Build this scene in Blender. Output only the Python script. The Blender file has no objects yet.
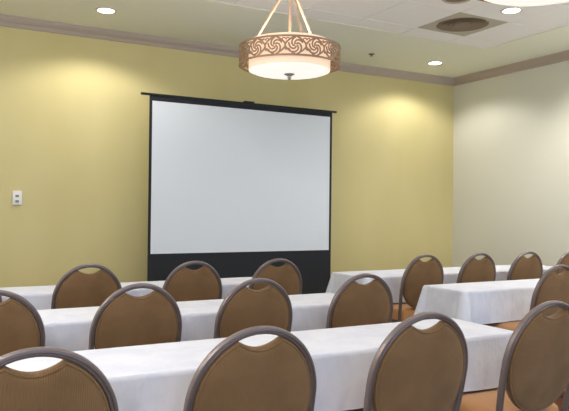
import bpy, bmesh, math, random
from mathutils import Vector, Matrix, noise
random.seed(7)
C = bpy.context.scene.collection
PI = math.pi
D = 0.54                 # eye height above the table tops
EYE = 1.30
CEIL = EYE + 1.78        # 3.08 m
WALL_Y = 6.66
WALL_X = 6.22
LEFT_X = -3.6
BACK_Y = -4.2

def lin(c):
    return tuple(((v/255)/12.92 if v/255 <= .04045 else ((v/255+.055)/1.055)**2.4) for v in c) + (1,)

# ---------------------------------------------------------------- materials
def mat(name, col, rough=.6, metal=0, emit=None, strength=0, spec=.5, sheen=0):
    m = bpy.data.materials.new(name); m.use_nodes = True
    b = m.node_tree.nodes['Principled BSDF']
    b.inputs['Base Color'].default_value = lin(col)
    b.inputs['Roughness'].default_value = rough
    b.inputs['Metallic'].default_value = metal
    b.inputs['Specular IOR Level'].default_value = spec
    b.inputs['Sheen Weight'].default_value = sheen
    if emit:
        b.inputs['Emission Color'].default_value = lin(emit)
        b.inputs['Emission Strength'].default_value = strength
    return m
def nd(m, t, **kw):
    n = m.node_tree.nodes.new(t)
    for k, v in kw.items():
        if k in n.inputs: n.inputs[k].default_value = v
        else: setattr(n, k, v)
    return n
def lk(m, a, b): m.node_tree.links.new(a, b)
def coords(m, scale=(1, 1, 1), kind='Object'):
    tc = nd(m, 'ShaderNodeTexCoord'); mp = nd(m, 'ShaderNodeMapping')
    mp.inputs['Scale'].default_value = scale
    lk(m, tc.outputs[kind], mp.inputs['Vector']); return mp.outputs['Vector']
def mix_noise(m, c1, c2, scale, stretch=(1, 1, 1), detail=4, lo=.35, hi=.65):
    n = nd(m, 'ShaderNodeTexNoise', Scale=scale, Detail=detail); lk(m, coords(m, stretch), n.inputs['Vector'])
    r = nd(m, 'ShaderNodeValToRGB'); e = r.color_ramp.elements
    e[0].position, e[1].position = lo, hi; e[0].color, e[1].color = lin(c1), lin(c2)
    lk(m, n.outputs['Fac'], r.inputs['Fac']); lk(m, r.outputs['Color'], m.node_tree.nodes['Principled BSDF'].inputs['Base Color'])
def bump(m, scale, strength, dist=.004, stretch=(1, 1, 1), detail=4, wave=None):
    if wave:
        n = nd(m, 'ShaderNodeTexWave', Scale=wave, Distortion=.2); n.bands_direction = 'X'; out = n.outputs['Fac']
    else:
        n = nd(m, 'ShaderNodeTexNoise', Scale=scale, Detail=detail); out = n.outputs['Fac']
    lk(m, coords(m, stretch), n.inputs['Vector'])
    bn = nd(m, 'ShaderNodeBump', Strength=strength, Distance=dist); lk(m, out, bn.inputs['Height'])
    old = m.node_tree.nodes['Principled BSDF'].inputs['Normal']
    if old.links: lk(m, old.links[0].from_socket, bn.inputs['Normal'])
    lk(m, bn.outputs['Normal'], old)

M = {}
M['yellow'] = mat('yellow_vinyl_wall', (204, 190, 118), .75, spec=.2)
mix_noise(M['yellow'], (205, 193, 139), (209, 197, 145), 2.2, (1, 1, .35)); bump(M['yellow'], 180, .15, .002, (1, 1, .3))
M['cream'] = mat('cream_wall', (216, 215, 202), .75, spec=.2); bump(M['cream'], 160, .12, .002)
M['ceiling'] = mat('ceiling_paint', (238, 240, 226), .9, spec=.1); bump(M['ceiling'], 120, .1, .002)
M['tile'] = mat('acoustic_tile', (246, 245, 245), .95, spec=.1); bump(M['tile'], 90, .3, .002); 
M['gridbar'] = mat('grid_bar', (190, 186, 178), .6)
M['crown'] = mat('crown_paint', (182, 168, 156), .35)
M['base'] = mat('baseboard_paint', (120, 100, 85), .5)
# patterned carpet
m = M['carpet'] = mat('patterned_carpet', (60, 55, 50), .95, spec=.1)
v = nd(m, 'ShaderNodeTexVoronoi', Scale=5.5); lk(m, coords(m), v.inputs['Vector'])
n1 = nd(m, 'ShaderNodeTexNoise', Scale=9, Detail=5); lk(m, coords(m), n1.inputs['Vector'])
ad = nd(m, 'ShaderNodeMath', operation='MULTIPLY'); lk(m, v.outputs['Distance'], ad.inputs[0]); lk(m, n1.outputs['Fac'], ad.inputs[1])
r = nd(m, 'ShaderNodeValToRGB'); r.color_ramp.interpolation = 'EASE'; e = r.color_ramp.elements
e[0].position = .10; e[0].color = lin((165, 165, 60)); e[1].position = .42; e[1].color = lin((58, 50, 46))
q = e.new(.20); q.color = lin((84, 70, 62)); q = e.new(.3); q.color = lin((110, 66, 45))
lk(m, ad.outputs[0], r.inputs['Fac']); lk(m, r.outputs['Color'], m.node_tree.nodes['Principled BSDF'].inputs['Base Color']); bump(m, 300, .5, .004)

M['cloth'] = mat('white_tablecloth', (228, 228, 234), .85, spec=.15, sheen=.1)
mix_noise(M['cloth'], (204, 208, 222), (214, 217, 227), 7, (1, 1, 1), 5, .35, .6)
bump(M['cloth'], 14, .85, .012, (1, 1, .5), 6); bump(M['cloth'], 400, .25, .001)
M['back_fabric'] = mat('brown_ribbed_fabric', (104, 74, 42), .75, spec=.12, sheen=.15)
mix_noise(M['back_fabric'], (116, 88, 58), (130, 99, 67), 7, (1, 1, 1), 3)
bump(M['back_fabric'], 0, .45, .0015, (1, 1, 1), wave=55)
M['seat_fabric_toplit'] = mat('brown_seat_fabric_toplit', (184, 136, 90), .85, spec=.1, sheen=.2); bump(M['seat_fabric_toplit'], 250, .3, .0015)  # same brown fabric as the back, colour lightened for light from above
M['frame'] = mat('taupe_metal', (124, 112, 110), .38, .45); bump(M['frame'], 300, .12, .001)
M['table_top'] = mat('table_laminate', (150, 130, 105), .5)
M['table_leg'] = mat('table_leg_steel', (80, 78, 76), .4, .8)
M['screen_white'] = mat('matte_white_screen', (224, 230, 237), .8, spec=.15)
M['screen_black'] = mat('black_masking_fabric', (46, 48, 52), .8, spec=.2)
M['black_metal'] = mat('black_metal', (26, 25, 27), .45, .3)
M['white_plastic'] = mat('white_plastic', (232, 232, 226), .4)
M['grey_plastic'] = mat('grey_plastic', (130, 132, 130), .5)
M['vent'] = mat('brown_vent', (136, 118, 102), .8)
M['vent_plate'] = mat('vent_plate', (188, 182, 166), .8)
M['bronze'] = mat('champagne_filigree', (158, 130, 104), .45, .4)
M['rod'] = mat('champagne_rod', (176, 152, 132), .35, .1)
M['nickel'] = mat('nickel', (170, 165, 160), .4, .5)
M['drum'] = mat('lit_linen_drum', (225, 190, 160), .8, emit=(255, 222, 196), strength=.62)
M['diffuser'] = mat('lit_white_diffuser', (190, 188, 182), .5, emit=(255, 251, 244), strength=.8)
M['lens'] = mat('lit_lens', (255, 250, 235), .5, emit=(255, 248, 230), strength=12)
M['ring'] = mat('white_trim_ring', (225, 220, 205), .5)
M['glass'] = mat('window_glass', (235, 240, 245), .05)
M['glass'].node_tree.nodes['Principled BSDF'].inputs['Transmission Weight'].default_value = 1

# ---------------------------------------------------------------- helpers
def obj(name, bm, m, parent=None, smooth=True, label=None):
    me = bpy.data.meshes.new(name); bmesh.ops.recalc_face_normals(bm, faces=bm.faces); bm.to_mesh(me); bm.free()
    if m: me.materials.append(m)
    if smooth:
        for p in me.polygons: p.use_smooth = True
        try: me.set_sharp_from_angle(angle=math.radians(40))
        except Exception: pass
    o = bpy.data.objects.new(name, me); C.objects.link(o)
    if parent: o.parent = parent
    if label: o['label'] = label
    return o
def tag(o, label, cat, group=None):
    o['label'] = label; o['category'] = cat
    if group: o['group'] = group
    return o
def thing(name, label, cat, loc=(0, 0, 0), rz=0, group=None):
    o = bpy.data.objects.new(name, None); C.objects.link(o); o.empty_display_size = .1
    o.location = loc; o.rotation_euler = (0, 0, rz)
    return tag(o, label, cat, group)
def struct(name, bm, m, parent=None, smooth=False):
    o = obj(name, bm, m, parent, smooth); o['kind'] = 'structure'; return o
def copy_tree(o, parent=None):
    c = o.copy(); C.objects.link(c); c.parent = parent
    for ch in list(o.children): copy_tree(ch, c)
    return c
def box(bm, x0, x1, y0, y1, z0, z1, bev=0):
    r = bmesh.ops.create_cube(bm, size=1)
    for v in r['verts']:
        v.co = Vector((x0 + (v.co.x+.5)*(x1-x0), y0 + (v.co.y+.5)*(y1-y0), z0 + (v.co.z+.5)*(z1-z0)))
    if bev:
        es = list({e for v in r['verts'] for e in v.link_edges})
        bmesh.ops.bevel(bm, geom=es, offset=bev, segments=3, profile=.5, affect='EDGES')
def circ(r, n, rx=None):
    rx = rx or r
    return [(rx*math.cos(2*PI*i/n), r*math.sin(2*PI*i/n)) for i in range(n)]
def sweep(bm, path, prof, closed=False, ref=Vector((0, 0, 1)), cap=True, taper=None):
    """profile (a, b) swept: a along the reference-derived side vector, b along the other"""
    n = len(path); rings = []
    P = [Vector(p) for p in path]
    for i in range(n):
        if closed: t = P[(i+1) % n]-P[i-1]
        else: t = P[min(i+1, n-1)]-P[max(i-1, 0)]
        t.normalize()
        a = ref.cross(t)
        if a.length < 1e-4: a = Vector((1, 0, 0))
        a.normalize(); b = t.cross(a).normalized()
        s = taper(i/(n-1)) if taper else 1
        rings.append([bm.verts.new(P[i]+a*p[0]*s+b*p[1]*s) for p in prof])
    k = len(prof)
    for i in range(n if closed else n-1):
        A, B = rings[i], rings[(i+1) % n]
        for j in range(k): bm.faces.new((A[j], A[(j+1) % k], B[(j+1) % k], B[j]))
    if not closed and cap:
        bm.faces.new(rings[0]); bm.faces.new(rings[-1])
def tube(bm, path, r, n=10, closed=False, ref=Vector((.13, .31, .94))): sweep(bm, path, circ(r, n), closed, ref)
def lathe(bm, prof, n=48, cx=0, cy=0, close=False):
    rings = []
    for r_, z in prof:
        if r_ < 1e-5: rings.append([bm.verts.new((cx, cy, z))])
        else: rings.append([bm.verts.new((cx+r_*math.cos(2*PI*i/n), cy+r_*math.sin(2*PI*i/n), z)) for i in range(n)])
    L = len(rings)
    for i in range(L if close else L-1):
        A, B = rings[i], rings[(i+1) % L]
        for j in range(n):
            j2 = (j+1) % n
            if len(A) == 1 and len(B) == 1: continue
            if len(A) == 1: bm.faces.new((A[0], B[j], B[j2]))
            elif len(B) == 1: bm.faces.new((A[j], A[j2], B[0]))
            else: bm.faces.new((A[j], A[j2], B[j2], B[j]))
def smoothpath(pts, n=6):
    P = [Vector(p) for p in pts]; out = []
    for i in range(len(P)-1):
        p0 = P[max(i-1, 0)]; p1 = P[i]; p2 = P[i+1]; p3 = P[min(i+2, len(P)-1)]
        for k in range(n):
            t = k/n
            out.append(.5*((2*p1)+(p2-p0)*t+(2*p0-5*p1+4*p2-p3)*t*t+(3*p1-p0-3*p2+p3)*t**3))
    out.append(P[-1]); return out

# ---------------------------------------------------------------- room shell
T = .12
bm = bmesh.new(); box(bm, LEFT_X-T, WALL_X+T, BACK_Y-T, WALL_Y+T, -.1, 0); struct('floor', bm, M['carpet'])
bm = bmesh.new(); box(bm, LEFT_X-T, WALL_X+T, WALL_Y, WALL_Y+T, 0, CEIL); struct('wall_front', bm, M['yellow'])
bm = bmesh.new(); box(bm, WALL_X, WALL_X+T, BACK_Y, WALL_Y, 0, CEIL); struct('wall_right', bm, M['cream'])
bm = bmesh.new(); box(bm, LEFT_X-T, LEFT_X, BACK_Y, WALL_Y, 0, CEIL); struct('wall_left', bm, M['cream'])
# back wall (behind the camera) with two wide windows
wins = [(-2.6, .8), (1.9, 5.3)]; WZ0, WZ1 = .75, 2.5
bm = bmesh.new()
xs = [LEFT_X-T, wins[0][0], wins[0][1], wins[1][0], wins[1][1], WALL_X+T]
for i in range(5):
    if i % 2 == 0: box(bm, xs[i], xs[i+1], BACK_Y-T, BACK_Y, 0, CEIL)
    else: box(bm, xs[i], xs[i+1], BACK_Y-T, BACK_Y, 0, WZ0); box(bm, xs[i], xs[i+1], BACK_Y-T, BACK_Y, WZ1, CEIL)
struct('wall_back', bm, M['cream'])
for i, (a, b) in enumerate(wins):
    bm = bmesh.new(); w = .06
    for (x0, x1, z0, z1) in ((a, b, WZ0, WZ0+w), (a, b, WZ1-w, WZ1), (a, a+w, WZ0+w, WZ1-w), (b-w, b, WZ0+w, WZ1-w), ((a+b)/2-w/2, (a+b)/2+w/2, WZ0+w, WZ1-w)):
        box(bm, x0, x1, BACK_Y-.09, BACK_Y-.03, z0, z1)
    struct('window_%d' % (i+1), bm, M['white_plastic'])
# ceiling: painted drywall border round a field of acoustic tiles
TX1, TY1 = 3.0*1.78, 2.945*1.78          # field's right and far edge
TX0, TY0 = LEFT_X+.8, BACK_Y+.8
bm = bmesh.new()
for (x0, x1, y0, y1) in ((LEFT_X-T, WALL_X+T, TY1, WALL_Y+T), (LEFT_X-T, WALL_X+T, BACK_Y-T, TY0), (LEFT_X-T, TX0, TY0, TY1), (TX1, WALL_X+T, TY0, TY1)):
    box(bm, x0, x1, y0, y1, CEIL, CEIL+.1)
ceil = struct('ceiling', bm, M['ceiling'])
LX = [2.35*1.78+.61*k for k in range(-12, 2)]; LX = [x for x in LX if TX0+.1 < x < TX1-.1]
LY = [2.475*1.78+.59*k for k in range(-14, 2)]; LY = [y for y in LY if TY0+.1 < y < TY1-.1]
gx = [TX0]+LX+[TX1]; gy = [TY0]+LY+[TY1]
VENT = None
bm = bmesh.new()
for i in range(len(gx)-1):
    for j in range(len(gy)-1):
        a, b, c, d = gx[i], gx[i+1], gy[j], gy[j+1]; g = .004
        if abs((a+b)/2-2.52*1.78) < .2 and abs((c+d)/2-2.64*1.78) < .2: VENT = (a, b, c, d); continue
        z = CEIL+.001+random.uniform(0, .003)
        vs = [bm.verts.new((x, y, z+random.uniform(-.0015, .0025))) for x, y in ((a+g, c+g), (b-g, c+g), (b-g, d-g), (a+g, d-g))]
        up = [bm.verts.new((v.co.x, v.co.y, CEIL+.03)) for v in vs]
        bm.faces.new(vs); bm.faces.new(up)
        for k in range(4): bm.faces.new((vs[k], vs[(k+1) % 4], up[(k+1) % 4], up[k]))
t_ = struct('ceiling_tiles', bm, M['tile'], ceil)
bm = bmesh.new()
for x in LX: box(bm, x-.010, x+.010, TY0, TY1, CEIL+.008, CEIL+.028)
for y in LY: box(bm, TX0, TX1, y-.010, y+.010, CEIL+.0085, CEIL+.0285)
struct('ceiling_grid', bm, M['gridbar'], ceil)
bm = bmesh.new(); box(bm, LEFT_X, WALL_X, BACK_Y, WALL_Y, CEIL+.09, CEIL+.13); struct('ceiling_backing', bm, M['ceiling'], ceil)
# crown moulding: profile (out from the wall, down from the ceiling)
prof = [(0, 0), (.078, 0), (.078, -.011), (.068, -.014), (.066, -.026), (.054, -.040), (.038, -.052), (.024, -.059), (.021, -.070), (.012, -.072), (.012, -.088), (0, -.092)]
def crown(name, axis):
    bm = bmesh.new(); rings = []
    for e in (0, 1):
        ring = []
        for o_, z in prof:
            if axis == 'front': p = ((LEFT_X, WALL_Y-o_, CEIL+z) if e == 0 else (WALL_X-o_, WALL_Y-o_, CEIL+z))
            else: p = ((WALL_X-o_, WALL_Y-o_, CEIL+z) if e == 0 else (WALL_X-o_, BACK_Y, CEIL+z))
            ring.append(bm.verts.new(p))
        rings.append(ring)
    k = len(prof)
    for j in range(k): bm.faces.new((rings[0][j], rings[0][(j+1) % k], rings[1][(j+1) % k], rings[1][j]))
    bm.faces.new(rings[0]); bm.faces.new(rings[1])
    struct(name, bm, M['crown'])
crown('trim_1', 'front'); crown('trim_2', 'right')
bm = bmesh.new(); box(bm, LEFT_X, WALL_X-.012, WALL_Y-.012, WALL_Y, 0, .1, .003); struct('baseboard_front', bm, M['base'])
bm = bmesh.new(); box(bm, WALL_X-.012, WALL_X, BACK_Y, WALL_Y-.012, 0, .1, .003); struct('baseboard_right', bm, M['base'])

# ---------------------------------------------------------------- air vent, speaker disc, sprinkler
a, b, c, d = VENT
t = thing('air_vent', 'square ceiling air diffuser with a dark brown round centre set among the white tiles', 'air vent', ((a+b)/2, (c+d)/2, CEIL+.01))
hw, hd = (b-a)/2-.004, (d-c)/2-.004
bm = bmesh.new(); N = 64; R1, R2, R3 = [], [], []
for i in range(N):
    th = 2*PI*i/N; cs, sn = math.cos(th), math.sin(th)
    k = 1/max(abs(cs), abs(sn))
    R1.append(bm.verts.new((hw*cs*k, hd*sn*k, -.006))); R2.append(bm.verts.new((.245*cs, .245*sn, -.006))); R3.append(bm.verts.new((.236*cs, .236*sn, .010)))
for i in range(N):
    j = (i+1) % N; bm.faces.new((R1[i], R1[j], R2[j], R2[i])); bm.faces.new((R2[i], R2[j], R3[j], R3[i]))
obj('vent_plate', bm, M['vent_plate'], t)
for r0, r1, z0, z1 in ((.232, .180, -.006, .002), (.176, .130, -.007, .001), (.126, .080, -.008, 0)):
    bm = bmesh.new(); lathe(bm, [(r0, z0), (r0+.004, z0), (r1+.004, z1), (r1, z1)], 48, close=True); obj('vent_cone', bm, M['vent'], t)
bm = bmesh.new(); lathe(bm, [(0, -.014), (.075, -.012), (.08, -.006), (.075, .002), (0, .004)], 40); obj('vent_hub', bm, M['vent'], t)
bm = bmesh.new(); lathe(bm, [(0, .05), (.25, .05), (.25, .054), (0, .054)], 40); obj('duct_back', bm, M['vent'], t)

sp = thing('ceiling_speaker', 'round brownish ceiling disc cut by the photo\'s top edge beyond the air vent', 'ceiling speaker', (2.177*1.78, 2.315*1.78, CEIL))
bm = bmesh.new(); lathe(bm, [(.095, .004), (.10, -.012), (.115, -.014), (.125, -.004), (.125, .004)], 40, close=True); obj('rim', bm, M['vent_plate'], sp)
bm = bmesh.new(); lathe(bm, [(0, -.010), (.05, -.010), (.098, -.006), (.098, .002), (0, .002)], 40); obj('grille', bm, M['vent'], sp)

s = thing('sprinkler_head', 'small dark sprinkler head on the painted ceiling right of the pendant', 'sprinkler', (2.4928*1.78, 3.4116*1.78, CEIL))
bm = bmesh.new(); lathe(bm, [(0, 0), (.034, 0), (.034, -.004), (.016, -.008), (0, -.008)], 24); obj('escutcheon', bm, M['vent'], s)
bm = bmesh.new(); lathe(bm, [(0, -.008), (.010, -.008), (.009, -.014), (.005, -.018), (.018, -.020), (.018, -.024), (0, -.024)], 20); obj('deflector', bm, M['vent'], s)

# ---------------------------------------------------------------- recessed downlights
def light(name, kind, loc, energy, col, **kw):
    l = bpy.data.lights.new(name, kind); l.energy = energy; l.color = col
    for k, v in kw.items(): setattr(l, k, v)
    o = bpy.data.objects.new(name, l); C.objects.link(o); o.location = loc
    return o
def downlight(x, y, label, seen=True):
    if seen:
        t = thing('recessed_downlight', label, 'ceiling light', (x, y, CEIL), 0, 'recessed downlights in the painted ceiling')
        bm = bmesh.new(); lathe(bm, [(.072, .002), (.072, -.004), (.092, -.006), (.096, 0), (.096, .002)], 40, close=True); obj('trim_ring', bm, M['ring'], t)
        bm = bmesh.new(); lathe(bm, [(0, -.006), (.04, -.0055), (.072, -.003), (.072, 0), (0, 0)], 40); obj('lens', bm, M['lens'], t)
    return light('downlight_lamp', 'SPOT', (x, y, CEIL-.03), 46, (1, .96, .90), spot_size=math.radians(144), spot_blend=.40, shadow_soft_size=.06)
downlight(.8077*1.78, 3.3575*1.78, 'small bright recessed downlight at upper left, near the yellow wall')
downlight(3.004*1.78, 3.3968*1.78, 'small bright recessed downlight near the corner where yellow and cream walls meet')
downlight(2.5414*1.78*1.0, 2.3218*1.78, 'small bright recessed downlight among the tiles, just below the cut-off pendant')

# ---------------------------------------------------------------- pendants
def make_pendant(loc, label):
    t = thing('pendant_lamp', label, 'pendant lamp', loc, 0, 'round filigree pendants')
    # local z = 0 at the ceiling
    zt, zb, R = -.712, -.828, .330
    hub = -.28
    bm = bmesh.new(); lathe(bm, [(0, 0), (.075, 0), (.075, -.012), (.05, -.03), (.016, -.036), (0, -.036)], 32); obj('canopy', bm, M['bronze'], t)
    bm = bmesh.new(); lathe(bm, [(0, -.03), (.008, -.03), (.008, hub), (0, hub)], 12); obj('stem', bm, M['rod'], t)
    bm = bmesh.new(); lathe(bm, [(0, hub+.01), (.02, hub+.01), (.026, hub-.01), (.02, hub-.03), (0, hub-.03)], 24); obj('hub', bm, M['rod'], t)
    bm = bmesh.new(); lathe(bm, [(0, hub-.03), (.009, hub-.03), (.009, zb-.02), (0, zb-.02)], 12); obj('centre_rod', bm, M['rod'], t)
    yaw = math.radians(-28.8)
    for deg in (165, 43, -73):
        th = math.radians(deg)+yaw; dr = Vector((math.cos(th), math.sin(th), 0))
        bm = bmesh.new(); tube(bm, [dr*.012+Vector((0, 0, hub-.01)), dr*.262+Vector((0, 0, zt+.030))], .009, 10); obj('hanging_rod', bm, M['rod'], t)
    # fabric drum
    ri, zi = .264, -.864
    bm = bmesh.new(); lathe(bm, [(ri, zt+.036), (ri+.004, zt+.036), (ri+.004, zi+.004), (ri, zi+.004)], 64, close=True); obj('drum_shade', bm, M['drum'], t)
    bm = bmesh.new(); lathe(bm, [(0, zi-.016), (.06, zi-.0155), (.13, zi-.013), (.2, zi-.009), (.25, zi-.003), (ri+.002, zi+.004), (ri+.002, zi+.008), (0, zi+.006)], 64); obj('diffuser', bm, M['diffuser'], t)
    bm = bmesh.new(); lathe(bm, [(0, zi-.012), (.034, zi-.014), (.036, zi-.019), (.022, zi-.026), (.012, zi-.030), (.014, zi-.042), (.008, zi-.052), (0, zi-.055)], 24); obj('finial', bm, M['nickel'], t)
    # filigree band
    def flat(r0, h): return [(-r0, -h), (r0, -h), (r0, h), (-r0, h)]
    def on(u, z): th = u/R; return Vector((R*math.cos(th), R*math.sin(th), z))
    for nm, z in (('top_rail', zt), ('bottom_rail', zb)):
        bm = bmesh.new(); lathe(bm, [(R-.003, z-.0055), (R+.004, z-.0055), (R+.004, z+.0055), (R-.003, z+.0055)], 72, close=True); obj(nm, bm, M['bronze'], t)
    bm = bmesh.new(); n = 16; step = 2*PI*R/n; H = (zt-zb)/2; zm = (zt+zb)/2
    def strand(pts, r):
        path = [on(u, z) for u, z in pts]
        k = 4; rings = []
        for i, p in enumerate(path):
            tt = (path[min(i+1, len(path)-1)]-path[max(i-1, 0)]).normalized()
            o = Vector((p.x, p.y, 0)).normalized(); sd = o.cross(tt).normalized()
            rings.append([bm.verts.new(p+o*a_+sd*b_) for a_, b_ in ((.002, -r), (.002, r), (-.002, r), (-.002, -r))])
        for i in range(len(path)-1):
            for j in range(4): bm.faces.new((rings[i][j], rings[i][(j+1) % 4], rings[i+1][(j+1) % 4], rings[i+1][j]))
        bm.faces.new(rings[0]); bm.faces.new(rings[-1])
    for k in range(n):
        u0 = k*step
        # ring made of two bowed strands that cross the band and swap sides
        for sg in (-1, 1):
            strand([(u0+sg*step*.5*math.cos(math.pi*(i/14-.5))*1.0, zm-H+2*H*i/14) for i in range(15)], .0052)
        # curling leaf scrolls
        for q in range(5):
            ph = 2*PI*q/5+.3
            pts = []
            for i in range(9):
                f = i/8; rr = .044*(1-f)**.8+.006; an = ph+2.1*f
                pts.append((u0+rr*math.cos(an)*.92, zm+rr*math.sin(an)))
            strand(pts, .0050)
        # small scrolls in the spandrels
        for sz in (-1, 1):
            uc = u0+step/2
            for sx in (-1, 1):
                pts = []
                for i in range(8):
                    f = i/7; an = sz*(PI/2-sx*(PI*.5-2.6*f)) ; rr = .018*(1-.55*f)
                    pts.append((uc+sx*.012+rr*math.cos(an)*sx, zm+sz*(H-.026)+rr*math.sin(an)*sz))
                strand(pts, .0032)
    obj('filigree_band', bm, M['bronze'], t, smooth=False)
    for k in range(4):      # brackets from band to drum
        th = k*PI/2+.4; dr = Vector((math.cos(th), math.sin(th), 0))
        bm = bmesh.new(); tube(bm, [dr*(ri+.003)+Vector((0, 0, zt)), dr*(R-.002)+Vector((0, 0, zt))], .004, 8); obj('bracket', bm, M['bronze'], t)
    return t
make_pendant((2.115, 3.80, CEIL), 'round lit pendant with full scrolled metal band, hanging in front of the projection screen')
make_pendant((2.19, 1.835, CEIL), 'round lit pendant mostly cut off by the photo\'s top right edge')
light('pendant_lamp_glow', 'POINT', (2.115, 3.80, CEIL-.80), 24, (1, .93, .82), shadow_soft_size=.12)
light('pendant_lamp_glow', 'POINT', (2.19, 1.835, CEIL-.80), 24, (1, .93, .82), shadow_soft_size=.12)

# ---------------------------------------------------------------- projection screen
SY = 6.36
sc = thing('projection_screen', 'large portable projection screen with white surface and black border before the yellow wall', 'projection screen', (3.05, SY, 0))
XL, XR, ZB, ZT = -1.055, 1.025, .862, 2.375
bm = bmesh.new(); box(bm, XL, XR, -.002, .002, ZB, ZT); obj('white_surface', bm, M['screen_white'], sc, False)
bm = bmesh.new()
box(bm, XL-.028, XL, -.0025, .0025, .16, ZT+.050); box(bm, XR, XR+.028, -.0025, .0025, .16, ZT+.050)
box(bm, XL, XR, -.0025, .0025, ZT, ZT+.050); obj('black_border', bm, M['screen_black'], sc, False)
bm = bmesh.new(); box(bm, XL, XR, -.0025, .0025, .16, ZB); obj('black_drop', bm, M['screen_black'], sc, False)
bm = bmesh.new(); box(bm, XL-.115, XR+.085, -.014, .014, ZT+.050, ZT+.072, .004); obj('top_bar', bm, M['black_metal'], sc)
bm = bmesh.new(); box(bm, -.06, .06, -.02, .02, ZT+.070, ZT+.086, .005); obj('bar_handle', bm, M['black_metal'], sc)
bm = bmesh.new(); box(bm, XL-.10, XR+.10, -.06, .06, .04, .17, .012); obj('base_case', bm, M['black_metal'], sc)
for x in (XL+.2, XR-.2):
    bm = bmesh.new(); box(bm, x-.03, x+.03, -.2, .2, 0, .04, .006); obj('foot', bm, M['black_metal'], sc)
bm = bmesh.new(); lathe(bm, [(0, .15), (.014, .15), (.014, ZT+.06), (0, ZT+.06)], 16, 0, .03); obj('support_pole', bm, M['black_metal'], sc)

# ---------------------------------------------------------------- wall control
w = thing('wall_switch', 'small white wall control plate with two grey buttons on the yellow wall', 'wall switch', (.797, WALL_Y, 1.395))
bm = bmesh.new(); box(bm, -.042, .042, -.022, 0, -.066, .066, .006); obj('cover_plate', bm, M['white_plastic'], w)
for z in (.018, -.032):
    bm = bmesh.new(); box(bm, -.018, .014, -.028, -.02, z-.011, z+.011, .004); obj('button', bm, M['grey_plastic'], w)

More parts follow.
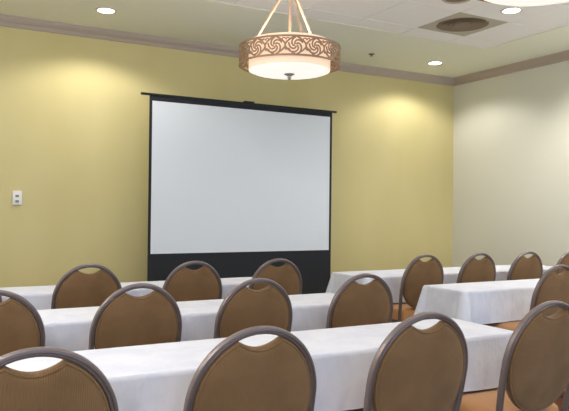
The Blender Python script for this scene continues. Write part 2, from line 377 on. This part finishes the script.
# ---------------------------------------------------------------- chairs
ZC, HA, HB, TILT = .722, .230, .208, math.radians(12)   # hoop centre, half height, half width (centreline)
def bp(s, t, n=0.0):     # point on the reclined back plane; n = towards the sitter
    return Vector((s, -t*math.sin(TILT)+n*math.cos(TILT), ZC+t*math.cos(TILT)+n*math.sin(TILT)))
hoop_k = .82
nb = Vector((0, math.cos(TILT), math.sin(TILT)))
hoop_prof = [(-.014, -.006), (-.011, -.013), (-.003, -.015), (.000, -.011), (.003, -.015), (.010, -.013), (.014, -.006), (.014, .006), (.010, .013), (.003, .015), (0, .011), (-.003, .015), (-.011, .013), (-.014, .006)]
def make_chair():
    t = thing('banquet_chair', '', 'chair')
    # back hoop: arch on top, sides running down to the seat
    pts = []
    low = [(-HB*.90, -.30), (-HB*.93, -.22), (-HB*.975, -.13), (-HB*.997, -.06)]
    for s, q in low: pts.append(bp(s, q))
    for i in range(41):
        th = PI-PI*i/40; pts.append(bp(HB*math.cos(th), HA*math.sin(th)))
    for s, q in reversed(low): pts.append(bp(-s, q))
    bm = bmesh.new(); sweep(bm, pts, [(a_*hoop_k, b_*hoop_k) for a_, b_ in hoop_prof], False, nb); obj('back_frame', bm, M['frame'], t)
    # padded panel with a scooped handhold at the top
    RA, RB = HA-.010, HB-.010
    hole = math.radians(22)
    out = []
    N = 72
    th0 = PI/2-hole; th1 = PI/2+hole
    n1 = 60
    for i in range(n1+1):    # from the right end of the handhold down and round to the left end
        th = th0 - (2*PI-2*hole)*i/n1
        out.append((RB*math.cos(th), (RA if math.sin(th) > 0 else RA*1.03)*math.sin(th)))
    xe, ze = out[-1]
    n2 = 14
    for i in range(1, n2):
        f = i/n2; x = xe+(out[0][0]-xe)*f
        out.append((x, ze-.028*math.sin(PI*f)**.85))
    cxp, czp = 0, -.02
    def layer(k, n):
        return [bm.verts.new(bp(cxp+(x-cxp)*k, czp+(z-czp)*k, n)) for x, z in out]
    bm = bmesh.new()
    L = [layer(.80, -.021), layer(.90, -.0195), layer(.955, -.016), layer(.985, -.010), layer(1.0, -.002), layer(1.0, .006), layer(.975, .018), layer(.92, .026), layer(.80, .030)]
    m_ = len(out)
    for i in range(len(L)-1):
        for j in range(m_): bm.faces.new((L[i][j], L[i][(j+1) % m_], L[i+1][(j+1) % m_], L[i+1][j]))
    for ring, n in ((L[0], -.023), (L[-1], .034)):
        c = bm.verts.new(bp(cxp, czp, n))
        for j in range(m_): bm.faces.new((ring[j], ring[(j+1) % m_], c))
    bk = obj('backrest', bm, M['back_fabric'], t)
    bm = bmesh.new(); sweep(bm, [bp(cxp+(x-cxp)*.972, czp+(z-czp)*.972, -.0145) for x, z in out], circ(.0034, 8), True, nb)
    obj('piping', bm, M['back_fabric'], bk)
    # seat cushion
    def rr(k, z, x0=-.205, x1=.205, y0=.045, y1=.55, rad=.09, n=8):
        ps = []
        cx_, cy_ = (x0+x1)/2, (y0+y1)/2
        for (sx, sy, a0) in ((1, 1, 0), (-1, 1, PI/2), (-1, -1, PI), (1, -1, 1.5*PI)):
            ra = rad if sy > 0 else rad*.6
            for i in range(n):
                a_ = a0+PI/2*i/(n-1)
                x = (x1 if sx > 0 else x0)-sx*ra+ra*math.cos(a_); y = (y1 if sy > 0 else y0)-sy*ra+ra*math.sin(a_)
                w_ = 1-.10*max(0, (cy_-y))/(y1-y0)*2
                ps.append(bm.verts.new((cx_+(x-cx_)*k*w_, cy_+(y-cy_)*k, z)))
        return ps
    bm = bmesh.new()
    L = [rr(.95, .408), rr(.99, .411), rr(1, .422), rr(1, .474), rr(.985, .492), rr(.94, .504), rr(.85, .512), rr(.6, .520)]
    for i in range(len(L)-1):
        k = len(L[i])
        for j in range(k): bm.faces.new((L[i][j], L[i][(j+1) % k], L[i+1][(j+1) % k], L[i+1][j]))
    bm.faces.new(L[0]); bm.faces.new(L[-1]); obj('seat', bm, M['seat_fabric_toplit'], t)
    # seat frame rail
    bm = bmesh.new(); path = [(-.175, .06, .392), (-.19, .2, .392), (-.195, .46, .392), (-.17, .515, .392), (-.1, .532, .392), (.1, .532, .392), (.17, .515, .392), (.195, .46, .392), (.19, .2, .392), (.175, .06, .392)]
    tube(bm, smoothpath(path, 5)[:-1], .0125, 10, True); obj('seat_frame', bm, M['frame'], t)
    e = bp(HB*.90, -.30)
    for sg in (-1, 1):
        bm = bmesh.new(); tube(bm, smoothpath([(sg*e.x, e.y, e.z+.004), (sg*e.x, e.y+.004, .36), (sg*(e.x+.002), e.y-.01, .26), (sg*(e.x+.012), e.y-.07, .10), (sg*(e.x+.018), e.y-.115, 0)]), .0125, 12)
        obj('leg', bm, M['frame'], t)
        bm = bmesh.new(); tube(bm, smoothpath([(sg*.186, .445, .388), (sg*.192, .455, .30), (sg*.198, .465, .12), (sg*.20, .47, 0)]), .0125, 12)
        obj('leg', bm, M['frame'], t)
    bm = bmesh.new(); tube(bm, [(-e.x, e.y-.005, .30), (e.x, e.y-.005, .30)], .009, 10); obj('stretcher', bm, M['frame'], t)
    return t
proto = make_chair()
K1, K2, K3 = 3.375*D, 5.66*D, 7.86*D     # y of the hoops' centre plane
G = 'brown round-backed banquet chairs'
spots = [
 # x, y, turn, label
 (.47*D, K1-.10*D, 0, 'brown round-back chair at the near table, leftmost and cut by the bottom left corner'),
 (1.645*D, K1-.04*D, 0, 'brown round-back chair at the near table, below the screen, cut by the bottom edge'),
 (2.845*D, K1-.03*D, 0, 'brown round-back chair at the near table, with a scooped white handhold, right of centre'),
 (4.05*D, K1, 0, 'brown round-back chair at the right end of the near table, cut by the right edge'),
 (.50*D, K2, 0, 'brown round-back chair at the middle left table, cut by the left edge'),
 (1.665*D, K2, 0, 'brown round-back chair at the middle left table, in line with the screen\'s left border'),
 (2.80*D, K2, 0, 'brown round-back chair at the middle left table, directly before the screen'),
 (4.03*D, K2, 0, 'brown round-back chair at the right end of the middle left table, right of the screen'),
 (.40*D, K3, 0, 'sliver of a brown round-back chair at the far left table, at the left edge'),
 (1.725*D, K3, 0, 'brown round-back chair at the far left table, seen against the yellow wall'),
 (3.01*D, K3, 0, 'brown round-back chair at the far left table, before the screen\'s lower left part'),
 (4.20*D, K3, 0, 'brown round-back chair at the far left table, before the screen\'s lower right part'),
 (6.74*D, K3, 0, 'brown round-back chair at the left end of the far right table, seat and leg showing'),
 (7.86*D, K3, 0, 'brown round-back chair at the far right table, just right of the wall corner'),
 (8.97*D, K3, 0, 'brown round-back chair at the far right table, against the cream wall'),
 (10.09*D, K3, 0, 'sliver of a brown round-back chair at the far right table, at the right edge'),
 (7.02*D, K2+.01, 0, 'brown round-back chair at the middle right table, cut by the right edge'),
]
for i, (x, y, rz, lab) in enumerate(spots):
    o = proto if i == 0 else copy_tree(proto)
    o.location = (x, y, 0); o.rotation_euler = (0, 0, rz); tag(o, lab, 'chair', G)

# ---------------------------------------------------------------- tables and cloths
TH = .757
def make_cloth(x0, x1, y0, y1, seed, drop=.225):
    rnd = random.Random(seed)
    bm = bmesh.new(); rad = .012; z = .760
    pts = []                                        # perimeter (x, y, nx, ny, corner weight)
    def edge(p, q, n, nn):
        for i in range(nn):
            f = i/nn; pts.append((p[0]+(q[0]-p[0])*f, p[1]+(q[1]-p[1])*f, n[0], n[1], f, 0))
    step = .012
    nx = int((x1-x0)/step); ny = int((y1-y0)/step)
    r_ = .02
    def corner(cx_, cy_, a0):
        for i in range(10):
            a_ = a0+PI/2*(i/10); pts.append((cx_+r_*math.cos(a_), cy_+r_*math.sin(a_), math.cos(a_), math.sin(a_), 0, math.sin(PI*i/10)))
    edge((x0+r_, y0), (x1-r_, y0), (0, -1), nx); corner(x1-r_, y0+r_, -PI/2)
    edge((x1, y0+r_), (x1, y1-r_), (1, 0), ny); corner(x1-r_, y1-r_, 0)
    edge((x1-r_, y1), (x0+r_, y1), (0, 1), nx); corner(x0+r_, y1-r_, PI/2)
    edge((x0, y1-r_), (x0, y0+r_), (-1, 0), ny); corner(x0+r_, y0+r_, PI)
    so = rnd.uniform(0, 50)
    crn = [(x0, y0), (x1, y0), (x1, y1), (x0, y1)]
    rows = [(0, -.012), (.25, -.006), (.6, -.0015), (1.0, .0015)]
    rings = []
    top = []
    levels = [-1, 0, .008, .02, .05, .09, .13, .17, drop-.006, drop, drop]
    for li, dz in enumerate(levels):
        ring = []
        for (x, y, nx_, ny_, f, cw) in pts:
            dc = min(math.hypot(x-a_, y-b_) for a_, b_ in crn)
            if dz == -1: off, zz = -.010, z
            elif dz == 0: off, zz = -.002, z-.001
            else:
                k = dz/drop
                rip = noise.noise(Vector((x*5.5+so, y*5.5, .3*k)))*.014*k + noise.noise(Vector((x*14+so, y*14, 0)))*.006*k
                fold = .045*k*math.exp(-(dc/.06)**2) + .022*k*math.exp(-(dc/.02)**2) - .022*k**.6*math.exp(-((dc-.055)/.018)**2)
                off = .004+.014*k+rip+fold
                zz = z-dz + (.010*noise.noise(Vector((x*2+so, y*2, 5))) if dz > .15 else 0) - .012*k*math.exp(-(dc/.06)**2)
                if li == len(levels)-1: off -= .002
            ring.append(bm.verts.new((x+nx_*off, y+ny_*off, zz)))
        rings.append(ring)
    m_ = len(pts)
    for i in range(len(rings)-1):
        for j in range(m_):
            A = (rings[i][j], rings[i][(j+1) % m_], rings[i+1][(j+1) % m_], rings[i+1][j])
            try: bm.faces.new(A)
            except ValueError: pass
    bm.faces.new(rings[0])
    o = obj('tablecloth', bm, M['cloth']); 
    sm = o.modifiers.new('thickness', 'SOLIDIFY'); sm.thickness = .0015; sm.offset = -1
    return o
def make_table(x0, x1, y0, y1, lab, legx):
    cx_, cy_ = (x0+x1)/2, (y0+y1)/2
    t = thing('banquet_table', lab, 'table', (cx_, cy_, 0), 0, 'narrow banquet tables under the cloths')
    L, W = (x1-x0)/2-.008, (y1-y0)/2-.008
    bm = bmesh.new(); box(bm, -L, L, -W, W, .728, .7575, .004); obj('tabletop', bm, M['table_top'], t)
    for lx in legx:
        lx -= cx_
        for q in (-1, 1):
            bm = bmesh.new(); tube(bm, [(lx, q*(W-.06), .728), (lx, q*(W-.06), 0)], .014, 12); obj('leg', bm, M['table_leg'], t)
        bm = bmesh.new(); tube(bm, [(lx, -(W-.06), .18), (lx, (W-.06), .18)], .010, 10); obj('crossbar', bm, M['table_leg'], t)
rows = [
 (-.10, 4.45, 3.95, 4.80, 'the nearest table', 'white cloth over the nearest long table, with bare corner between the two right chairs'),
 (-.10, 4.45, 6.06, 6.90, 'the middle left table', 'white cloth over the middle left table, behind the nearest table'),
 (-.10, 4.45, 8.23, 9.02, 'the far left table', 'white cloth over the far left table, along the projection screen\'s base'),
 (6.08, 10.62, 6.30, 7.08, 'the middle right table', 'white cloth over the middle right table, its left corner draped with a pleat'),
 (5.98, 10.62, 8.28, 9.22, 'the far right table', 'white cloth over the far right table, in front of the wall corner'),
]
for i, (x0, x1, y0, y1, l1, l2) in enumerate(rows):
    c_ = make_cloth(x0*D, x1*D, y0*D, y1*D, i+3, .232 if i == 3 else .225); tag(c_, l2, 'tablecloth', 'white tablecloths')
    make_table(x0*D, x1*D, y0*D, y1*D, 'narrow folding banquet table hidden beneath the cloth of '+l1, ((.60, 1.88), (.58, 1.84), (.57, 1.945), (3.45, 5.45), (3.94, 5.145))[i])

# ---------------------------------------------------------------- daylight through the windows behind, room lamps, and added fill glow
for (a, b) in wins:
    o = light('window_daylight', 'AREA', ((a+b)/2, BACK_Y+.02, (WZ0+WZ1)/2), 72, (.40, .62, 1.0), shape='RECTANGLE', size=b-a-.1, size_y=WZ1-WZ0-.1)
    o.rotation_euler = (PI/2, 0, 0)
for (x, y) in ((-2.4, 5.98), (-1.2, 3.0), (-1.2, .2), (1.2, -.6), (3.2, .6), (5.3, 1.6), (5.3, -1.2), (5.62, 4.3)):
    light('room_downlight', 'SPOT', (x, y, CEIL-.03), 80 if y > 4 else 80, (1, .95, .88), spot_size=math.radians(140), spot_blend=.7, shadow_soft_size=.08)
w_ = bpy.data.worlds.new('daylight'); bpy.context.scene.world = w_; w_.use_nodes = True
w_.node_tree.nodes['Background'].inputs[0].default_value = (.75, .84, 1, 1); w_.node_tree.nodes['Background'].inputs[1].default_value = .6

for (x, y) in ((-.9, 3.8), (-.9, 1.9), (5.2, 1.9), (-.9, -1.0)):
    light('added_fill_glow', 'POINT', (x, y, CEIL-.95), 55, (1, .97, .93), shadow_soft_size=.25)  # added fill points to lift the ceiling; no pendants hang here

# ---------------------------------------------------------------- camera
cam = bpy.data.cameras.new('camera'); co = bpy.data.objects.new('camera', cam); C.objects.link(co)
cam.sensor_width = 36; cam.lens = 662.86/569*36; cam.clip_start = .05
Rm = Matrix(((.87618881, -.01344628, -.48178042), (-.4818464, -.00198291, -.87625345), (.01082703, .99990763, -.00821644)))
# rows are the room axes in camera space = camera-to-world rotation with Y depth negated back
co.matrix_world = Matrix.Translation((0, 0, EYE)) @ Rm.to_4x4()
bpy.context.scene.camera = co
vs = bpy.context.scene.view_settings
vs.view_transform = 'Standard'; vs.look = 'None'; vs.gamma = 1; vs.use_curve_mapping = False; vs.exposure = .06
